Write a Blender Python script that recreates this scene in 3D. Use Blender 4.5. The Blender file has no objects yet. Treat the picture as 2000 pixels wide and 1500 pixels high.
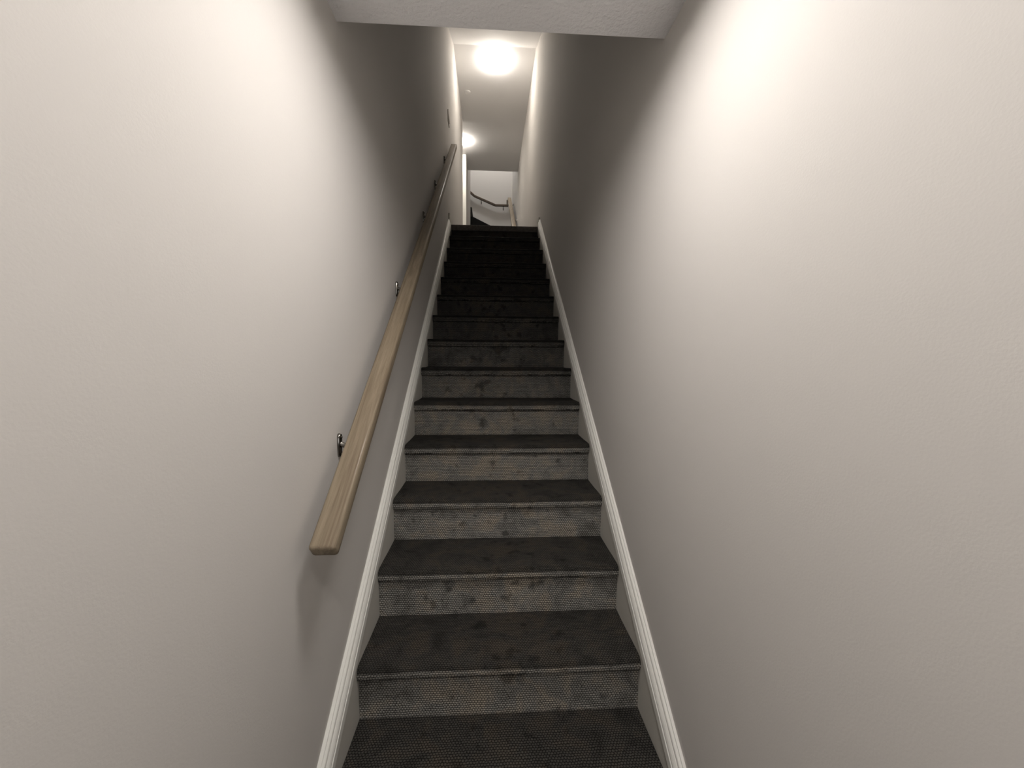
import bpy, bmesh, math, random
from mathutils import Matrix, Vector
random.seed(4)
S = bpy.context.scene
C = S.collection

# ------------------------------------------------------------------ camera
cam_data = bpy.data.cameras.new('camera')
cam_data.sensor_fit = 'HORIZONTAL'; cam_data.sensor_width = 36.0
cam_data.lens = 755.847 / 2000 * 36.0
cam_data.clip_start = 0.01
cam = bpy.data.objects.new('camera', cam_data); C.objects.link(cam)
pitch, yaw, roll = -0.0697, -0.0548, -0.0068
M = (Matrix.Rotation(yaw, 3, 'Z') @ Matrix.Rotation(pitch, 3, 'X') @ Matrix.Rotation(roll, 3, 'Y'))
r, f, u = M.col[0], M.col[1], M.col[2]
cam.matrix_world = Matrix(((r.x, u.x, -f.x, -0.0389), (r.y, u.y, -f.y, -0.9735),
                           (r.z, u.z, -f.z, 1.2096), (0, 0, 0, 1)))
S.camera = cam
# ------------------------------------------------------------------ world, exposure
w = bpy.data.worlds.new('world'); S.world = w; w.use_nodes = True
w.node_tree.nodes['Background'].inputs[0].default_value = (0.6, 0.65, 0.7, 1)
w.node_tree.nodes['Background'].inputs[1].default_value = 0.02
S.view_settings.view_transform = 'Standard'; S.view_settings.look = 'None'
S.view_settings.exposure = 0.0; S.view_settings.gamma = 1.0
S.view_settings.use_curve_mapping = False
# ------------------------------------------------------------------ lights
def area(name, loc, rot, size, power, col):
    l = bpy.data.lights.new(name, 'AREA'); l.shape = 'RECTANGLE'
    l.size, l.size_y = size; l.energy = power; l.color = col
    o = bpy.data.objects.new(name, l); C.objects.link(o)
    o.location = loc; o.rotation_euler = rot
    return o
# unseen fill light added in the room behind the camera to lift the risers
area('fill_room_behind', (0.0, -4.9, 1.05), (math.radians(90), 0, 0), (1.6, 1.3), 14, (0.97, 0.98, 1.0))
LAMP_LOW, FILL_BACK, LAMP_TOP, LAMP_HALL, LAMP_UP = 46, 38, 42, 46, 150

# ------------------------------------------------------------------ constants
RISE, RUN = 0.19, 0.245
SL = RISE / RUN
WL, WR = -0.494, 0.492
SW = 0.4735                      # half width of the carpeted stair
LAND = 14 * RISE                 # 2.66
FLOOR = -0.38
ZLOW, YLOW = 2.189, 0.261
ZUP = 4.915
Y2, X2, YC = 6.53, -0.508, 8.0   # second flight: first nosing, left wall, winder corner
YFAR = 9.08

# ------------------------------------------------------------------ helpers
def link(name, bm, mat, parent=None, smooth=False, angle=None):
    bmesh.ops.remove_doubles(bm, verts=bm.verts, dist=1e-6)
    bmesh.ops.recalc_face_normals(bm, faces=bm.faces)
    me = bpy.data.meshes.new(name); bm.to_mesh(me); bm.free()
    me.materials.append(mat)
    if smooth:
        for p in me.polygons: p.use_smooth = True
        if angle: me.set_sharp_from_angle(angle=math.radians(angle))
    o = bpy.data.objects.new(name, me); C.objects.link(o)
    if parent is not None:
        o.parent = parent
        o.location = -parent.location
    return o
def box(bm, x0, x1, y0, y1, z0, z1):
    v = [bm.verts.new((x, y, z)) for x in (x0, x1) for y in (y0, y1) for z in (z0, z1)]
    for a in ((0, 1, 3, 2), (4, 6, 7, 5), (0, 4, 5, 1), (2, 3, 7, 6), (0, 2, 6, 4), (1, 5, 7, 3)):
        bm.faces.new([v[i] for i in a])
    return v
def prism(bm, pts, a0, a1, axis='x'):
    """polygon extruded along an axis: 'x' takes (y,z), 'z' takes (x,y), 'y' takes (x,z)"""
    def P(p, a):
        return {'x': (a, p[0], p[1]), 'z': (p[0], p[1], a), 'y': (p[0], a, p[1])}[axis]
    A = [bm.verts.new(P(p, a0)) for p in pts]; B = [bm.verts.new(P(p, a1)) for p in pts]
    bm.faces.new(A[::-1]); bm.faces.new(B)
    n = len(pts)
    for i in range(n): bm.faces.new((A[i], A[(i + 1) % n], B[(i + 1) % n], B[i]))
def struct(name, bm, mat, label, parent=None, smooth=False, angle=None, cat='structure'):
    o = link(name, bm, mat, parent, smooth, angle)
    if parent is None:
        o['kind'] = 'structure'; o['label'] = label; o['category'] = cat
    return o
def thing(name, loc, label, cat, group=None):
    o = bpy.data.objects.new(name, None); C.objects.link(o); o.location = loc
    o.empty_display_size = 0.1
    o['label'] = label; o['category'] = cat
    if group: o['group'] = group
    return o
def bxs(name, b, mat, label, cat='wall'):
    bm = bmesh.new(); box(bm, *b); return struct(name, bm, mat, label, cat=cat)
def bevel(bm, w, seg=2, edges=None):
    bmesh.ops.bevel(bm, geom=edges or bm.edges[:], offset=w, segments=seg, affect='EDGES', profile=0.5, clamp_overlap=True)

# ------------------------------------------------------------------ materials
def mat(name):
    m = bpy.data.materials.new(name); m.use_nodes = True
    nt = m.node_tree; b = nt.nodes['Principled BSDF']
    return m, nt, b
def N(nt, t, **k):
    n = nt.nodes.new(t)
    for a, v in k.items(): setattr(n, a, v)
    return n
def math_n(nt, op, a, b=None, c=None):
    n = N(nt, 'ShaderNodeMath', operation=op)
    for i, x in enumerate((a, b, c)):
        if x is None: continue
        if isinstance(x, (int, float)): n.inputs[i].default_value = x
        else: nt.links.new(x, n.inputs[i])
    return n.outputs[0]
def paint(name, col, rough, bump_scale, bump_h, detail=3, mottling=0.02, dist=0.002):
    m, nt, b = mat(name)
    b.inputs['Roughness'].default_value = rough
    b.inputs['Specular IOR Level'].default_value = 0.3
    g = N(nt, 'ShaderNodeNewGeometry')
    n = N(nt, 'ShaderNodeTexNoise'); n.inputs['Scale'].default_value = bump_scale
    n.inputs['Detail'].default_value = detail
    nt.links.new(g.outputs['Position'], n.inputs['Vector'])
    bp = N(nt, 'ShaderNodeBump'); bp.inputs['Strength'].default_value = bump_h
    bp.inputs['Distance'].default_value = dist
    nt.links.new(n.outputs['Fac'], bp.inputs['Height']); nt.links.new(bp.outputs[0], b.inputs['Normal'])
    n2 = N(nt, 'ShaderNodeTexNoise'); n2.inputs['Scale'].default_value = 2.3; n2.inputs['Detail'].default_value = 4
    nt.links.new(g.outputs['Position'], n2.inputs['Vector'])
    mx = N(nt, 'ShaderNodeMix', data_type='RGBA')
    mx.inputs['A'].default_value = (*[c * (1 - mottling) for c in col], 1)
    mx.inputs['B'].default_value = (*[c * (1 + mottling) for c in col], 1)
    nt.links.new(n2.outputs['Fac'], mx.inputs['Factor']); nt.links.new(mx.outputs['Result'], b.inputs['Base Color'])
    return m
M_WALL = paint('greige_wall_paint', (0.60, 0.575, 0.545), 0.85, 260, 0.10)
M_CEIL = paint('stippled_ceiling_paint', (0.89, 0.88, 0.885), 0.8, 85, 0.8, 5, 0.04, 0.005)
M_CEILS = paint('smooth_ceiling_paint', (0.90, 0.89, 0.885), 0.8, 160, 0.25, 4, 0.03, 0.003)
M_TRIM = paint('white_trim_paint', (0.80, 0.79, 0.74), 0.32, 300, 0.05)
M_STR = paint('greige_stringer_paint', (0.55, 0.53, 0.48), 0.5, 260, 0.2)
M_PLATE = paint('cover_plate_plastic', (0.50, 0.47, 0.42), 0.4, 300, 0.0)

def carpet(name, flat, upright, brown, holes):
    m, nt, b = mat(name)
    L = nt.links
    g = N(nt, 'ShaderNodeNewGeometry')
    nz = N(nt, 'ShaderNodeTexNoise'); nz.inputs['Scale'].default_value = 35; nz.inputs['Detail'].default_value = 2
    L.new(g.outputs['Position'], nz.inputs['Vector'])
    sub = N(nt, 'ShaderNodeVectorMath', operation='SUBTRACT'); L.new(nz.outputs['Color'], sub.inputs[0]); sub.inputs[1].default_value = (.5, .5, .5)
    sc = N(nt, 'ShaderNodeVectorMath', operation='SCALE'); L.new(sub.outputs[0], sc.inputs[0]); sc.inputs['Scale'].default_value = 0.006
    ad = N(nt, 'ShaderNodeVectorMath', operation='ADD'); L.new(sc.outputs[0], ad.inputs[0]); L.new(g.outputs['Position'], ad.inputs[1])
    sp = N(nt, 'ShaderNodeSeparateXYZ'); L.new(ad.outputs[0], sp.inputs[0])
    v = math_n(nt, 'DIVIDE', math_n(nt, 'ADD', sp.outputs['Y'], sp.outputs['Z']), 0.0078)
    row = math_n(nt, 'FLOOR', v)
    uu = math_n(nt, 'ADD', math_n(nt, 'DIVIDE', sp.outputs['X'], 0.0095), math_n(nt, 'MULTIPLY', row, 0.5))
    fu = math_n(nt, 'SUBTRACT', math_n(nt, 'FRACT', uu), 0.5)
    fv = math_n(nt, 'SUBTRACT', math_n(nt, 'FRACT', v), 0.5)
    d = math_n(nt, 'SQRT', math_n(nt, 'ADD', math_n(nt, 'MULTIPLY', fu, fu), math_n(nt, 'MULTIPLY', fv, fv)))
    h = math_n(nt, 'SUBTRACT', 1.0, math_n(nt, 'MULTIPLY', d, 1.6))
    fib = N(nt, 'ShaderNodeTexNoise'); fib.inputs['Scale'].default_value = 420; fib.inputs['Detail'].default_value = 3
    L.new(g.outputs['Position'], fib.inputs['Vector'])
    hh = math_n(nt, 'ADD', h, math_n(nt, 'MULTIPLY', fib.outputs['Fac'], 0.9))
    bp = N(nt, 'ShaderNodeBump'); bp.inputs['Strength'].default_value = 0.9; bp.inputs['Distance'].default_value = 0.0035
    L.new(hh, bp.inputs['Height']); L.new(bp.outputs[0], b.inputs['Normal'])
    # mottled yarn: brownish and charcoal clouds
    n1 = N(nt, 'ShaderNodeTexNoise'); n1.inputs['Scale'].default_value = 10; n1.inputs['Detail'].default_value = 8; n1.inputs['Roughness'].default_value = 0.62; n1.inputs['Distortion'].default_value = 0.6
    L.new(g.outputs['Position'], n1.inputs['Vector'])
    r1 = N(nt, 'ShaderNodeValToRGB'); e = r1.color_ramp.elements
    e[0].position = 0.33; e[0].color = (0.60, 0.59, 0.57, 1)
    e[1].position = 0.65; e[1].color = (*brown, 1)
    k = e.new(0.5); k.color = (0.95, 0.95, 0.94, 1)
    spx = N(nt, 'ShaderNodeSeparateXYZ'); L.new(g.outputs['Position'], spx.inputs[0])
    mid = N(nt, 'ShaderNodeMapRange'); mid.inputs['From Max'].default_value = 0.45
    mid.inputs['To Min'].default_value = 0.07; mid.inputs['To Max'].default_value = -0.02
    L.new(math_n(nt, 'ABSOLUTE', spx.outputs['X']), mid.inputs['Value'])
    L.new(math_n(nt, 'ADD', n1.outputs['Fac'], mid.outputs[0]), r1.inputs[0])
    # dark gaps between the loops
    gap = N(nt, 'ShaderNodeValToRGB'); e = gap.color_ramp.elements
    e[0].position = 0.18; e[0].color = (holes, holes, holes, 1); e[1].position = 0.55; e[1].color = (1.25, 1.25, 1.25, 1)
    L.new(math_n(nt, 'ADD', h, math_n(nt, 'MULTIPLY', math_n(nt, 'SUBTRACT', fib.outputs['Fac'], 0.5), 0.9)), gap.inputs[0])
    mu = N(nt, 'ShaderNodeMix', data_type='RGBA', blend_type='MULTIPLY'); mu.inputs['Factor'].default_value = 1
    L.new(r1.outputs[0], mu.inputs['A']); L.new(gap.outputs[0], mu.inputs['B'])
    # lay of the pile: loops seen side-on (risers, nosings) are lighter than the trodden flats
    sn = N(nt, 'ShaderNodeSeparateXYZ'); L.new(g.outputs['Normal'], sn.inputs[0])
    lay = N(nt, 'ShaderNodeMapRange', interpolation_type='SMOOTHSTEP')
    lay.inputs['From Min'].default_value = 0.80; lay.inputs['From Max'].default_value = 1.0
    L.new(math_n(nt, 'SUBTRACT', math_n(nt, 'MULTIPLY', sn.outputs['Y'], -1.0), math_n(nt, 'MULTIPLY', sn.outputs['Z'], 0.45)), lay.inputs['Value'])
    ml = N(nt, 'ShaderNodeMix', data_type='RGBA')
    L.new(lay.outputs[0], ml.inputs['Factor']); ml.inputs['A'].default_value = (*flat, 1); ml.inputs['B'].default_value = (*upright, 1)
    # carpet darkened up the flight, light falloff put into the colour; some dust below
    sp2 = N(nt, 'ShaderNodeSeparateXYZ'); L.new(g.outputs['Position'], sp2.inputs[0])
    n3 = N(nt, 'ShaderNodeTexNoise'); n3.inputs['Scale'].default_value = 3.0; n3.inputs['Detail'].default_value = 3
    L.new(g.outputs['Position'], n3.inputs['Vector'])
    falloff = N(nt, 'ShaderNodeMapRange', interpolation_type='SMOOTHSTEP')
    falloff.inputs['From Min'].default_value = 0.65; falloff.inputs['From Max'].default_value = 1.75
    falloff.inputs['To Min'].default_value = 1.0; falloff.inputs['To Max'].default_value = 0.22
    L.new(math_n(nt, 'ADD', sp2.outputs['Z'], math_n(nt, 'MULTIPLY', n3.outputs['Fac'], 0.5)), falloff.inputs['Value'])
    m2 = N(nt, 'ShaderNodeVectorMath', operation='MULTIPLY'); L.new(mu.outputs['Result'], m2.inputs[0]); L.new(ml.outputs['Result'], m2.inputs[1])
    # dark shoe scuffs, mostly along the middle of the flight
    n4 = N(nt, 'ShaderNodeTexNoise'); n4.inputs['Scale'].default_value = 17; n4.inputs['Detail'].default_value = 4
    L.new(g.outputs['Position'], n4.inputs['Vector'])
    cen = N(nt, 'ShaderNodeMapRange'); cen.inputs['From Min'].default_value = 0.0; cen.inputs['From Max'].default_value = 0.47
    cen.inputs['To Min'].default_value = 0.10; cen.inputs['To Max'].default_value = 0.0
    L.new(math_n(nt, 'ABSOLUTE', sp2.outputs['X']), cen.inputs['Value'])
    scf = N(nt, 'ShaderNodeMapRange', interpolation_type='SMOOTHSTEP'); scf.inputs['From Min'].default_value = 0.64; scf.inputs['From Max'].default_value = 0.78
    scf.inputs['To Min'].default_value = 1.0; scf.inputs['To Max'].default_value = 0.50
    L.new(math_n(nt, 'ADD', n4.outputs['Fac'], cen.outputs[0]), scf.inputs['Value'])
    m3 = N(nt, 'ShaderNodeVectorMath', operation='SCALE'); L.new(m2.outputs[0], m3.inputs[0]); L.new(math_n(nt, 'MULTIPLY', falloff.outputs[0], scf.outputs[0]), m3.inputs['Scale'])
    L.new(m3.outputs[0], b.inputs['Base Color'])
    b.inputs['Roughness'].default_value = 0.95
    b.inputs['Specular IOR Level'].default_value = 0.15
    return m
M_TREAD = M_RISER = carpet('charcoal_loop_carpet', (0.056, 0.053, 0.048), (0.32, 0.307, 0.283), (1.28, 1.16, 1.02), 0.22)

def wood(name, c0, c1, rough=0.33):
    m, nt, b = mat(name); L = nt.links
    tc = N(nt, 'ShaderNodeTexCoord'); mp = N(nt, 'ShaderNodeMapping')
    mp.inputs['Scale'].default_value = (26, 1.1, 26)
    L.new(tc.outputs['Object'], mp.inputs['Vector'])
    n = N(nt, 'ShaderNodeTexNoise'); n.inputs['Scale'].default_value = 1.6; n.inputs['Detail'].default_value = 8; n.inputs['Roughness'].default_value = 0.62; n.inputs['Distortion'].default_value = 0.9
    L.new(mp.outputs[0], n.inputs['Vector'])
    mp2 = N(nt, 'ShaderNodeMapping'); mp2.inputs['Scale'].default_value = (240, 7, 240)
    L.new(tc.outputs['Object'], mp2.inputs['Vector'])
    n2 = N(nt, 'ShaderNodeTexNoise'); n2.inputs['Scale'].default_value = 1.5; n2.inputs['Detail'].default_value = 4
    L.new(mp2.outputs[0], n2.inputs['Vector'])
    s = math_n(nt, 'ADD', math_n(nt, 'MULTIPLY', n.outputs['Fac'], 0.75), math_n(nt, 'MULTIPLY', n2.outputs['Fac'], 0.25))
    r1 = N(nt, 'ShaderNodeValToRGB'); e = r1.color_ramp.elements
    e[0].position = 0.38; e[0].color = (*c0, 1); e[1].position = 0.62; e[1].color = (*c1, 1)
    L.new(s, r1.inputs[0]); L.new(r1.outputs[0], b.inputs['Base Color'])
    b.inputs['Roughness'].default_value = rough
    b.inputs['Coat Weight'].default_value = 0.12; b.inputs['Coat Roughness'].default_value = 0.14; b.inputs['Specular IOR Level'].default_value = 0.15
    bp = N(nt, 'ShaderNodeBump'); bp.inputs['Strength'].default_value = 0.12; bp.inputs['Distance'].default_value = 0.001
    L.new(s, bp.inputs['Height']); L.new(bp.outputs[0], b.inputs['Normal'])
    return m
M_RAIL = wood('taupe_stained_oak', (0.165, 0.125, 0.084), (0.280, 0.230, 0.163), 0.55)
M_NOSING = wood('brown_grey_nosing', (0.085, 0.076, 0.066), (0.14, 0.125, 0.11), 0.5)
M_FLOOR = wood('dark_plank_floor', (0.035, 0.030, 0.026), (0.06, 0.052, 0.045), 0.5)

m, nt, b = mat('black_nickel'); M_METAL = m
b.inputs['Base Color'].default_value = (0.20, 0.185, 0.165, 1); b.inputs['Metallic'].default_value = 1.0
g = N(nt, 'ShaderNodeTexNoise'); g.inputs['Scale'].default_value = 60
rr = N(nt, 'ShaderNodeMapRange'); rr.inputs['To Min'].default_value = 0.14; rr.inputs['To Max'].default_value = 0.24
nt.links.new(g.outputs['Fac'], rr.inputs['Value']); nt.links.new(rr.outputs[0], b.inputs['Roughness'])

def glow(name, strength, col):
    m, nt, b = mat(name)
    b.inputs['Base Color'].default_value = (0.85, 0.85, 0.83, 1); b.inputs['Roughness'].default_value = 0.3
    b.inputs['Emission Color'].default_value = (*col, 1); b.inputs['Emission Strength'].default_value = strength
    return m

# ================================================================== the setting
YB = -1.9                         # where the stair foot opens into the room behind the camera
bxs('floor', (-2.2, 2.2, -5.1, -0.0, FLOOR - 0.15, FLOOR), M_FLOOR, 'dark floor at the foot of the lower stairs', 'floor')
bxs('wall_left', (WL - 0.13, WL, YB, 5.40, FLOOR, 5.3), M_WALL, 'greige painted wall on the left, carrying the long wooden handrail')
bxs('wall_right', (WR, WR + 0.13, YB, YFAR, FLOOR, 7.9), M_WALL, 'greige painted wall on the right without a handrail beside the lower stairs')
# lower ceiling, and the bulkhead and sloping soffit above it
bm = bmesh.new(); prism(bm, [(-5.1, ZLOW), (YLOW, ZLOW), (YLOW, ZLOW + .12), (-5.1, ZLOW + .12)], -2.2, 2.2)
struct('ceiling', bm, M_CEIL, 'low stippled ceiling at the top of the photo, ending in a straight edge', cat='ceiling')
bxs('wall_bulkhead', (WL, WR, YLOW - 0.12, YLOW, ZLOW + .12, 3.35), M_WALL, 'upright wall rising above the edge of the low ceiling')
bm = bmesh.new(); prism(bm, [(YLOW - .12, 3.18), (3.895, 4.893), (3.895, 5.3), (YLOW - .12, 5.3)], WL, WR)
struct('ceiling', bm, M_CEILS, 'sloping soffit between the low ceiling and the lit upper ceiling', cat='ceiling')
bxs('ceiling', (WL, WR, 3.895, 5.455, ZUP, 5.3), M_CEILS, 'flat ceiling over the landing holding the large round light', cat='ceiling')
bxs('ceiling', (-3.0, WR, 5.455, 7.09, ZUP + 0.02, 5.3), M_CEILS, 'flat ceiling further on, holding the second light at its left', cat='ceiling')
# upper landing and hallway
bm = bmesh.new(); box(bm, WL, WR, 3.455, 5.40, LAND - 0.25, LAND); box(bm, -3.0, WR, 5.40, Y2, LAND - 0.25, LAND)
struct('floor', bm, M_FLOOR, 'upper landing floor at the head of the lower stairs', cat='floor')
bxs('wall_hall_near', (-3.0, WL - 0.13, 5.28, 5.40, LAND, 5.3), M_WALL, 'hallway wall behind the left stair wall')
bxs('wall_hall_end', (-3.12, -3.0, 5.28, YFAR, LAND, 7.9), M_WALL, 'end wall of the side hallway')
bxs('wall_core', (-3.0, X2, 6.5, YC, LAND, 7.9), M_WALL, 'greige wall end left of the upper stairs')
bxs('wall_far', (-3.0, WR + .13, YFAR, YFAR + 0.12, LAND, 7.9), M_WALL, 'far wall with the dark winding handrail')
bxs('wall_above', (-3.0, WR, 6.97, 7.09, 5.3, 7.9), M_WALL, 'wall above the far ceiling edge, facing the upper stairs')
bxs('ceiling', (-3.0, WR, 7.09, YFAR, 7.6, 7.75), M_CEILS, 'highest ceiling over the winding upper stairs', cat='ceiling')
# room behind the camera
bm = bmesh.new(); box(bm, -2.2, WL - 0.13, YB - 0.12, YB, FLOOR, ZLOW); struct('wall_room_left', bm, M_WALL, 'room wall left of the stair foot', cat='wall')
bm = bmesh.new(); box(bm, WR + 0.13, 2.2, YB - 0.12, YB, FLOOR, ZLOW); struct('wall_room_right', bm, M_WALL, 'room wall right of the stair foot', cat='wall')
bxs('wall_side_left', (-2.32, -2.2, -5.1, YB, FLOOR, ZLOW), M_WALL, 'left side wall of the room behind the stair foot')
bxs('wall_side_right', (2.2, 2.32, -5.1, YB, FLOOR, ZLOW), M_WALL, 'right side wall of the room behind the stair foot')
bm = bmesh.new()
box(bm, -2.2, -0.85, -5.2, -5.1, FLOOR, ZLOW); box(bm, 0.85, 2.2, -5.2, -5.1, FLOOR, ZLOW)
box(bm, -0.85, 0.85, -5.2, -5.1, FLOOR, 0.35); box(bm, -0.85, 0.85, -5.2, -5.1, 1.75, ZLOW)
struct('wall_back', bm, M_WALL, 'back wall with the window, behind the camera', cat='wall')
bm = bmesh.new()
for a in ((-0.85, -0.79, 0.35, 1.75), (0.79, 0.85, 0.35, 1.75), (-0.03, 0.03, 0.35, 1.75)): box(bm, a[0], a[1], -5.18, -5.12, a[2], a[3])
for a in ((0.35, 0.41), (1.69, 1.75)): box(bm, -0.79, 0.79, -5.18, -5.12, a[0], a[1])
struct('window_1', bm, M_TRIM, 'white window frame in the back wall behind the camera', cat='window')

# ------------------------------------------------------------------ skirts: stringer board + cap moulding
YS0, YS1 = -0.45, 3.29
def skirt(name, sgn, wall, label, y1):
    q = SW + 0.0005
    bm = bmesh.new()
    pts = [(YS0, YS0 * SL - 0.25), (y1, y1 * SL - 0.25), (y1, y1 * SL + 0.045), (YS0, YS0 * SL + 0.045)]
    a0, a1 = sorted((sgn * q, wall))
    prism(bm, pts, a0, a1)
    st = struct(name, bm, M_STR, label, cat='skirting')
    # profile (distance from stair centre, vertical offset above the nosing line)
    W = abs(wall)
    prof = [(W, 0.031), (0.4680, 0.031), (0.4670, 0.034), (0.4670, 0.066), (0.4685, 0.068), (0.4705, 0.0695), (0.4705, 0.0715), (0.4685, 0.074),
            (0.4690, 0.080), (0.4715, 0.088), (0.4750, 0.0945), (0.4765, 0.0965), (0.4790, 0.098), (0.4790, 0.1005), (0.4765, 0.103),
            (0.4765, 0.108), (0.4785, 0.113), (0.4830, 0.1165), (0.4860, 0.118), (0.4860, 0.1195), (0.4838, 0.121), (0.4835, 0.1255), (0.4850, 0.1265), (W, 0.1265)]
    bm = bmesh.new()
    A = [bm.verts.new((sgn * x, YS0, YS0 * SL + o)) for x, o in prof]
    B = [bm.verts.new((sgn * x, y1, y1 * SL + o)) for x, o in prof]
    n = len(prof); bm.faces.new(A); bm.faces.new(B[::-1])
    for i in range(n): bm.faces.new((A[i], A[(i + 1) % n], B[(i + 1) % n], B[i]))
    mo = link('cap_moulding', bm, M_TRIM, st)
    mo['label'] = 'white profiled moulding capping the stringer'
    return st
skirt('baseboard_left', -1, WL, 'sloping skirting along the left wall below the wooden handrail', YS1 - 0.02)
skirt('baseboard_right', 1, WR, 'sloping skirting along the right wall beside the stairs', YS1 + 0.04)
for nm, xa, xb, ya, yb, lb in (('baseboard_landing_left', WL, WL + 0.014, YS1 - 0.018, 5.40, 'level baseboard on the left of the upper landing'),
                       ('baseboard_landing_right', WR - 0.014, WR, YS1 + 0.042, 6.5, 'level baseboard on the right of the upper landing')):
    bm = bmesh.new(); box(bm, xa, xb, ya, yb, LAND - 0.1, LAND + 0.07); bevel(bm, 0.003, 1)
    struct(nm, bm, M_STR, lb, cat='baseboard')
# white casing on the wall end left of the upper stairs
bm = bmesh.new(); box(bm, X2 - 0.10, X2 + 0.001, 6.482, 6.4995, LAND, ZUP + 0.02); bevel(bm, 0.003, 1)
struct('trim_1', bm, M_TRIM, 'white upright casing strip beyond the left wall corner', cat='trim')
bm = bmesh.new(); box(bm, X2, X2 + 0.010, 6.484, 6.56, LAND, LAND + 0.14); bevel(bm, 0.002, 1)
struct('trim_2', bm, M_TRIM, 'short white plinth at the foot of the upright casing', cat='trim')

# ================================================================== lower staircase
def tread_mesh(n, y0, z, depth, x0, x1, rng, th=0.052):
    """carpet wrapped tread with a bull nose; y0 nosing tip, z top"""
    r = th / 2
    prof = [(y0 + depth, z)]
    prof += [(y0 + depth * t, z) for t in (0.75, 0.5, 0.3, 0.16)]
    for k in range(0, 13):
        a = math.pi / 2 + k * math.pi / 12
        c_, s_ = math.cos(a), math.sin(a)
        prof.append((y0 + r + r * math.copysign(abs(c_) ** 0.85, c_), z - r + r * math.copysign(abs(s_) ** 0.9, s_)))
    prof.append((y0 + depth, z - th))
    bm = bmesh.new(); seg = 48; rings = []
    ph = rng.random() * 9
    for i in range(seg + 1):
        t = i / seg; x = x0 + (x1 - x0) * t
        dy = 0.0012 * math.sin(9 * t + ph) + 0.0010 * math.sin(23 * t + 2 * ph) + 0.0007 * (rng.random() - .5)
        dz = 0.0012 * math.sin(7 * t + 3 * ph) + 0.0006 * (rng.random() - .5)
        ring = []
        for j, (y, zz) in enumerate(prof):
            front = max(0, 1 - (y - y0) / 0.12)
            ring.append(bm.verts.new((x, y + dy * front, zz + dz * (front if j < len(prof) - 1 else 0) - 0.0015 * (1 if 1 <= j <= 2 else 0))))
        rings.append(ring)
    n_ = len(prof)
    for a, b2 in zip(rings, rings[1:]):
        for j in range(n_): bm.faces.new((a[j], b2[j], b2[(j + 1) % n_], a[(j + 1) % n_]))
    bm.faces.new(rings[0]); bm.faces.new(rings[-1][::-1])
    return bm
def riser_mesh(y, z0, z1, x0, x1, rng):
    bm = bmesh.new(); seg = 40; rings = []
    ph = rng.random() * 9
    for i in range(seg + 1):
        t = i / seg; x = x0 + (x1 - x0) * t
        ring = []
        for j in range(7):
            s = j / 6
            w_ = 0.0018 * math.sin(6 * t + ph + 2 * s) * math.sin(math.pi * s) + 0.0006 * (rng.random() - .5)
            ring.append(bm.verts.new((x, y + w_ - (0.002 if j == 0 else 0), z0 + (z1 - z0) * s)))
        ring.append(bm.verts.new((x, y + 0.02, z1))); ring.append(bm.verts.new((x, y + 0.02, z0)))
        rings.append(ring)
    for a, b2 in zip(rings, rings[1:]):
        for j in range(9): bm.faces.new((a[j], b2[j], b2[(j + 1) % 9], a[(j + 1) % 9]))
    bm.faces.new(rings[0]); bm.faces.new(rings[-1][::-1])
    return bm
OH = 0.020
rng = random.Random(11)
stair = thing('staircase', (0, -RUN, FLOOR), 'long straight dark-carpeted staircase climbing between the two walls', 'staircase')
for n in range(-1, 14):
    y0, z = n * RUN, n * RISE
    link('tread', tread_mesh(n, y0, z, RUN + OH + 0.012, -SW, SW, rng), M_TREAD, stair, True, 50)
for n in range(-1, 15):
    zt = n * RISE - 0.045 if n < 14 else LAND - 0.060
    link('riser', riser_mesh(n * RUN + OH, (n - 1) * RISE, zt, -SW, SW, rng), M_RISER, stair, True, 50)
# nosing strip of the landing
bm = bmesh.new(); box(bm, -0.487, 0.477, 3.43, 3.455, LAND - 0.060, LAND + 0.0005)
bevel(bm, 0.004, 2)
o = link('landing_nosing', bm, M_NOSING, stair, True, 40); o['label'] = 'flat brown-grey nosing strip at the landing edge'

# ================================================================== upper staircase with winders
st2 = thing('staircase', (0, Y2, LAND), 'short upper staircase beyond the landing, winding up to the left', 'staircase')
X20, X21 = X2 + 0.012, WR - 0.02
for k in range(7):
    y0, z = Y2 + k * RUN, LAND + (k + 1) * RISE
    if k < 6:
        link('tread', tread_mesh(k, y0, z, RUN + OH + .012, X20, X21, rng), M_TREAD, st2, True, 50)
    link('riser', riser_mesh(y0 + OH, z - RISE, z - 0.045, X20, X21, rng), M_RISER, st2, True, 50)
# winders: wedges around the inner corner (X2, YC)
cx, cy = X2 + 0.012, YC
XO, YO = X21, YFAR - 0.02
def outer(a):                                   # point on the outer square in direction a
    c, s = math.cos(a), math.sin(a)
    t = min((XO - cx) / c if c > 1e-6 else 9e9, (YO - cy) / s if s > 1e-6 else 9e9)
    return (cx + c * t, cy + s * t)
def wedge(a0, a1, z0, z1):
    pts = [(cx, cy), outer(a0)]
    ac = math.atan2(YO - cy, XO - cx)
    if a0 < ac - 1e-4 and a1 > ac + 1e-4: pts.append((XO, YO))
    pts.append(outer(a1))
    bm = bmesh.new(); prism(bm, pts, z0, z1, 'z'); return bm
angs = [0, math.radians(28), math.radians(55), math.radians(88)]
for k in range(3):
    z = LAND + (7 + k) * RISE
    link('winder_tread', wedge(angs[k], angs[k + 1], z - RISE - 0.02, z), M_TREAD, st2)
for k in range(5):                               # straight steps leaving to the left
    z = LAND + (10 + k) * RISE
    x1 = cx + 0.02 - k * RUN
    bm = bmesh.new(); box(bm, x1 - RUN, x1, YC + 0.001, YFAR - 0.001, z - RISE - 0.02, z); bevel(bm, 0.008, 2)
    link('tread', bm, M_TREAD, st2)
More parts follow.
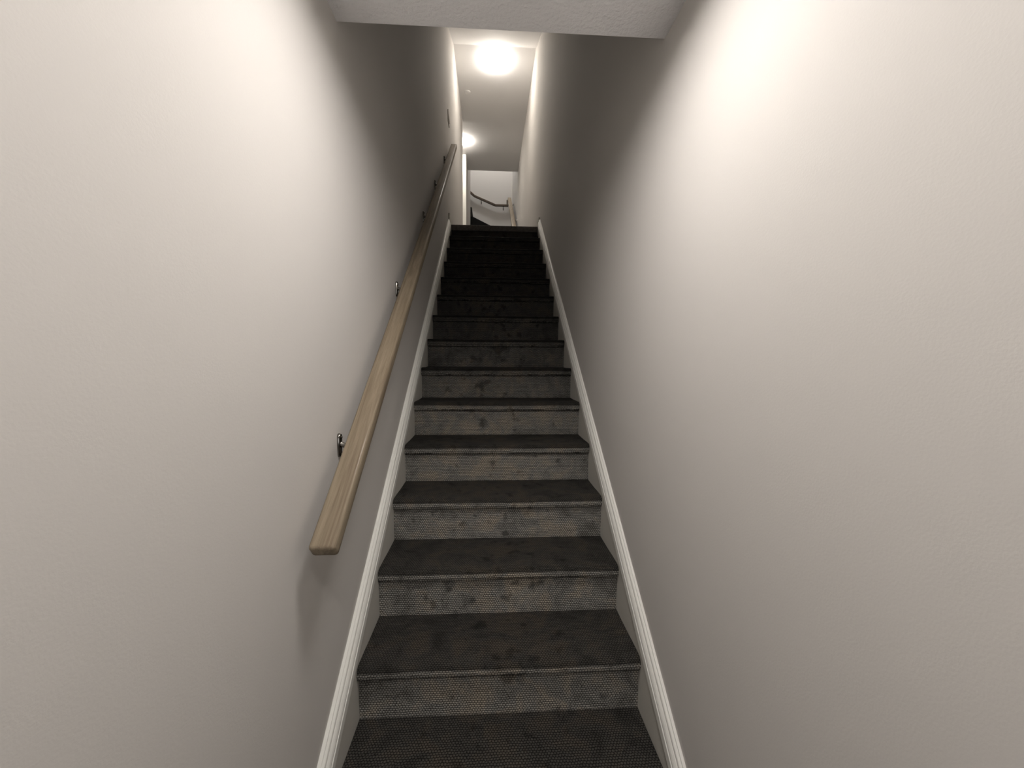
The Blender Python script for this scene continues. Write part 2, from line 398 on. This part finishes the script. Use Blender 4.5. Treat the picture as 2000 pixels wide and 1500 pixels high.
# dark skirt of the winder against the far wall
# ================================================================== handrails
def rounded_rail(length, w, h, r=0.009, ends=0.009, cut0=0.0):
    """box rail along +Y from 0 to length, top at z=0, rounded edges"""
    bm = bmesh.new(); box(bm, -w / 2, w / 2, 0, length, -h, 0)
    bevel(bm, r, 4)
    return bm
def seg_obj(name, p0, p1, w, h, mt, parent, r=0.009):
    p0, p1 = Vector(p0), Vector(p1); d = p1 - p0
    o = link(name, rounded_rail(d.length, w, h, r), mt, parent, True, 50)
    yv = d.normalized(); zv = Vector((0, 0, 1))
    xv = yv.cross(zv).normalized(); zv = xv.cross(yv)
    R = Matrix((xv, yv, zv)).transposed().to_4x4()
    o.matrix_local = Matrix.Translation(p0 - parent.location) @ R
    return o
def lathe_y(bm, prof, seg, centre, axis):
    """revolve (radius, height) about 'axis' unit vector through centre"""
    ax = Vector(axis); a = ax.orthogonal().normalized(); b2 = ax.cross(a)
    rings = []
    for r_, h_ in prof:
        rings.append([bm.verts.new(Vector(centre) + ax * h_ + (a * math.cos(2 * math.pi * i / seg) + b2 * math.sin(2 * math.pi * i / seg)) * max(r_, 1e-5)) for i in range(seg)])
    for p, q in zip(rings, rings[1:]):
        for i in range(seg): bm.faces.new((p[i], p[(i + 1) % seg], q[(i + 1) % seg], q[i]))
    bm.faces.new(rings[0][::-1]); bm.faces.new(rings[-1])
def tube(bm, pts, rad, seg=10):
    rings = []
    for i, p in enumerate(pts):
        p = Vector(p); d = (Vector(pts[min(i + 1, len(pts) - 1)]) - Vector(pts[max(i - 1, 0)])).normalized()
        a = d.cross(Vector((0, 0.9, 0.44))).normalized(); b2 = d.cross(a)
        rr_ = rad[i] if isinstance(rad, (list, tuple)) else rad
        rings.append([bm.verts.new(p + (a * math.cos(2 * math.pi * j / seg) + b2 * math.sin(2 * math.pi * j / seg)) * rr_) for j in range(seg)])
    for p, q in zip(rings, rings[1:]):
        for i in range(seg): bm.faces.new((p[i], p[(i + 1) % seg], q[(i + 1) % seg], q[i]))
    bm.faces.new(rings[0][::-1]); bm.faces.new(rings[-1])
def bracket(parent, wallp, nrm, reach, railz):
    """wall plate centred at wallp on a wall with inward unit normal nrm; arm rises to the rail underside at height railz"""
    n = Vector(nrm); P = Vector(wallp); t = Vector((0, 0, 1)).cross(n)
    bm = bmesh.new()
    H, W_ = 0.036, 0.0115
    out = []
    for k in range(24):
        a = 2 * math.pi * k / 24
        cz = (H - W_) * (1 if math.sin(a) > 1e-6 else -1 if math.sin(a) < -1e-6 else 0)
        tp = 0.8 if math.sin(a) < -1e-6 else 1.0
        out.append((W_ * tp * math.cos(a), cz + W_ * math.sin(a)))
    rings = []
    for sc, hh in ((1, 0.0), (1, 0.004), (0.86, 0.0075), (0.45, 0.009)):
        rings.append([bm.verts.new(P + t * (x * sc) + Vector((0, 0, z * (1 - (1 - sc) * 0.35))) + n * hh) for x, z in out])
    for p, q in zip(rings, rings[1:]):
        for i in range(24): bm.faces.new((p[i], p[(i + 1) % 24], q[(i + 1) % 24], q[i]))
    bm.faces.new(rings[0][::-1]); bm.faces.new(rings[-1])
    br = link('bracket', bm, M_METAL, parent, True, 40); br['label'] = 'dark polished metal wall bracket'
    off = parent.location
    def sub(name, bm2):
        o = link(name, bm2, M_METAL, None, True, 40); o.parent = br; o.location = (0, 0, 0); return o
    bm = bmesh.new()
    z1 = railz - P.z
    pts = [P + n * 0.006 + Vector((0, 0, 0.004)), P + n * (reach * 0.45) + Vector((0, 0, -0.004)), P + n * (reach * 0.85) + Vector((0, 0, min(z1 * .3, 0.002))), P + n * reach + Vector((0, 0, z1 * 0.6)), P + n * reach + Vector((0, 0, z1))]
    tube(bm, pts, [0.0085, 0.0065, 0.006, 0.006, 0.007]); sub('arm', bm)
    bm = bmesh.new(); c = P + n * reach + Vector((0, 0, z1 - 0.002))
    box(bm, c.x - 0.012, c.x + 0.012, c.y - 0.022, c.y + 0.022, c.z - 0.003, c.z + 0.001)
    if abs(n.x) > 0.5:
        for v in bm.verts: v.co.z += (v.co.y - c.y) * (SL + 0.02)
    sub('saddle', bm)
    for dz in (0.024, -0.024):
        bm = bmesh.new(); lathe_y(bm, [(0.0045, 0.006), (0.0045, 0.0095), (0.003, 0.0112), (0.0, 0.0115)], 12, P + Vector((0, 0, dz)), n)
        sub('screw', bm)
    return br

# --- long rail on the left wall
XR = -0.431; RW, RH = 0.062, 0.041
SR = SL + 0.02
rail1 = thing('handrail', (XR, -0.085, 0.70), 'long taupe wooden handrail on brackets along the left wall', 'handrail')
def rtop(y): return 0.832 + SR * y + 0.0
seg_obj('rail', (XR, -0.085, rtop(-0.085)), (XR, 3.26, rtop(3.26)), RW, RH, M_RAIL, rail1, 0.0085)
vth = RH * math.sqrt(1 + SR * SR)
for y in (0.197, 0.937, 1.71, 2.27, 2.90):
    zb = rtop(y) - vth
    bracket(rail1, (WL, y, zb + (0.006 if y < 1.2 else 0.0)), (1, 0, 0), 0.058, zb + 0.003)

# --- winding rail of the upper flight
XR2 = 0.41
rail2 = thing('handrail', (XR2, 6.55, 3.62), 'far dark handrail climbing the right wall then winding along the far wall', 'handrail')
seg_obj('rail', (XR2 - 0.012, 6.55, 3.66), (XR2 - 0.012, 8.72, 5.08), 0.082, 0.05, M_RAIL, rail2)
YRF = YFAR - 0.085
path = [(0.375, YRF, 5.01), (0.067, YRF, 5.01), (-0.443, YRF, 5.215), (-0.60, YRF, 5.345), (-1.6, YRF, 6.13)]
M_RAIL_SHADE = wood('shade_darkened_rail', (0.075, 0.055, 0.042), (0.12, 0.092, 0.070))  # rail wood darkened in its colour for the shaded underside seen from below
for a, b2 in zip(path, path[1:]):
    d = (Vector(b2) - Vector(a)).normalized() * 0.012
    o = seg_obj('rail', Vector(a) - d, Vector(b2) + d, 0.058, 0.048, M_RAIL_SHADE, rail2, 0.007); o['label'] = 'rail length on the far wall, tinted dark for its shaded underside'
bm = bmesh.new(); box(bm, 0.34, 0.375, YRF - 0.028, YRF + 0.028, 4.962, 5.12); bevel(bm, 0.006, 2)
o = link('rail_riser', bm, M_RAIL_SHADE, rail2, True, 50); o['label'] = 'short upright dark piece joining the two rails'
bracket(rail2, (0.261, YFAR, 4.93), (0, -1, 0), 0.08, 4.965)
bracket(rail2, (-0.291, YFAR, 5.07), (0, -1, 0), 0.08, 5.108)
for y in (7.2, 8.35):
    bracket(rail2, (WR, y, 3.66 + (y - 6.55) * 0.654 - 0.075), (-1, 0, 0), 0.082, 3.66 + (y - 6.55) * 0.654 - 0.048)

# ================================================================== ceiling lights
def ceiling_light(x, y, z, R, power, label, col, group=None, depth=0.5):
    t = thing('ceiling_light', (x, y, z), label, 'ceiling light', group)
    if depth < 0.1:                              # slim light: flat lens set back inside a deeper rim
        bm = bmesh.new(); prof = [(R * 1.02, 0), (R * 1.09, 0.0), (R * 1.09, 0.036), (R * 1.07, 0.040), (R * 1.03, 0.040), (R * 1.02, 0.036)]
        rings = [[bm.verts.new((x + r_ * math.cos(2 * math.pi * i / 48), y + r_ * math.sin(2 * math.pi * i / 48), z - h_)) for i in range(48)] for r_, h_ in prof]
        for p, q in zip(rings, rings[1:] + rings[:1]):
            for i in range(48): bm.faces.new((p[i], p[(i + 1) % 48], q[(i + 1) % 48], q[i]))
        link('rim', bm, M_TRIM, t, True, 40)
    bm = bmesh.new(); lathe_y(bm, [(R * 0.80, 0), (R * 0.86, 0.002), (R * 0.86, 0.010), (R * 0.80, 0.012)], 48, (x, y, z), (0, 0, -1))
    b_ = link('base', bm, M_TRIM, t, True, 40); b_['label'] = 'white mounting plate of the light'
    bm = bmesh.new(); prof = [(R * 0.90, 0.007), (R * 0.99, 0.009)]
    for k in range(1, 12):
        a = k / 11 * math.pi / 2
        prof.append((R * math.cos(a), 0.012 + depth * R * math.sin(a)))
    lathe_y(bm, prof, 48, (x, y, z), (0, 0, -1))
    area_ = math.pi * R * R * 1.25
    m_ = glow('lit_opal_glass', power / area_ / math.pi * 0.32, col)
    d_ = link('diffuser', bm, m_, t, True, 60); d_['label'] = 'glowing white opal dome'
    return t
WARM = (1.0, 0.925, 0.83)
ceiling_light(0.02, -0.16, ZLOW, 0.15, LAMP_LOW, 'slim round light on the low ceiling above the camera', (1.0, 0.955, 0.92), None, 0.03)
ceiling_light(0.02, -1.27, ZLOW, 0.15, FILL_BACK, 'added unseen fill light on the low ceiling, just behind the camera', (1.0, 0.955, 0.92), None, 0.03)  # unseen extra lamp, added to even out the wall brightness
ceiling_light(0.009, 4.14, ZUP, 0.146, LAMP_TOP, 'larger bright round ceiling light over the head of the stairs', WARM, None)
ceiling_light(-0.545, 6.02, ZUP + 0.02, 0.105, LAMP_HALL, 'smaller round ceiling light half hidden behind the left wall corner', WARM, None, 0.44)
ceiling_light(-0.2, 8.1, 7.6, 0.16, LAMP_UP, 'round ceiling light high above the winding stairs', (1.0, 0.985, 0.96), None)

# ================================================================== small fittings
sw = thing('switch_plate', (WL, 3.31, 3.71), 'small greige plate with two switches high on the left wall above the handrail top', 'light switch')
bm = bmesh.new(); box(bm, WL, WL + 0.007, 3.25, 3.37, 3.645, 3.765); bevel(bm, 0.003, 2)
link('plate', bm, M_PLATE, sw, True, 40)
for y in (3.283, 3.337):
    bm = bmesh.new(); prism(bm, [(WL + 0.006, 3.675), (WL + 0.012, 3.675), (WL + 0.0075, 3.735), (WL + 0.006, 3.735)], y - 0.015, y + 0.015, 'y')
    link('rocker', bm, M_PLATE, sw)
cp = thing('cover_plate', (-0.379, 4.76, ZUP), 'faint flat round cover plate on the ceiling past the large light', 'cover plate')
bm = bmesh.new(); lathe_y(bm, [(0.045, 0), (0.045, 0.002), (0.040, 0.004), (0.0, 0.0045)], 32, (-0.379, 4.76, ZUP), (0, 0, -1))
link('plate', bm, M_CEILS, cp, True, 40)
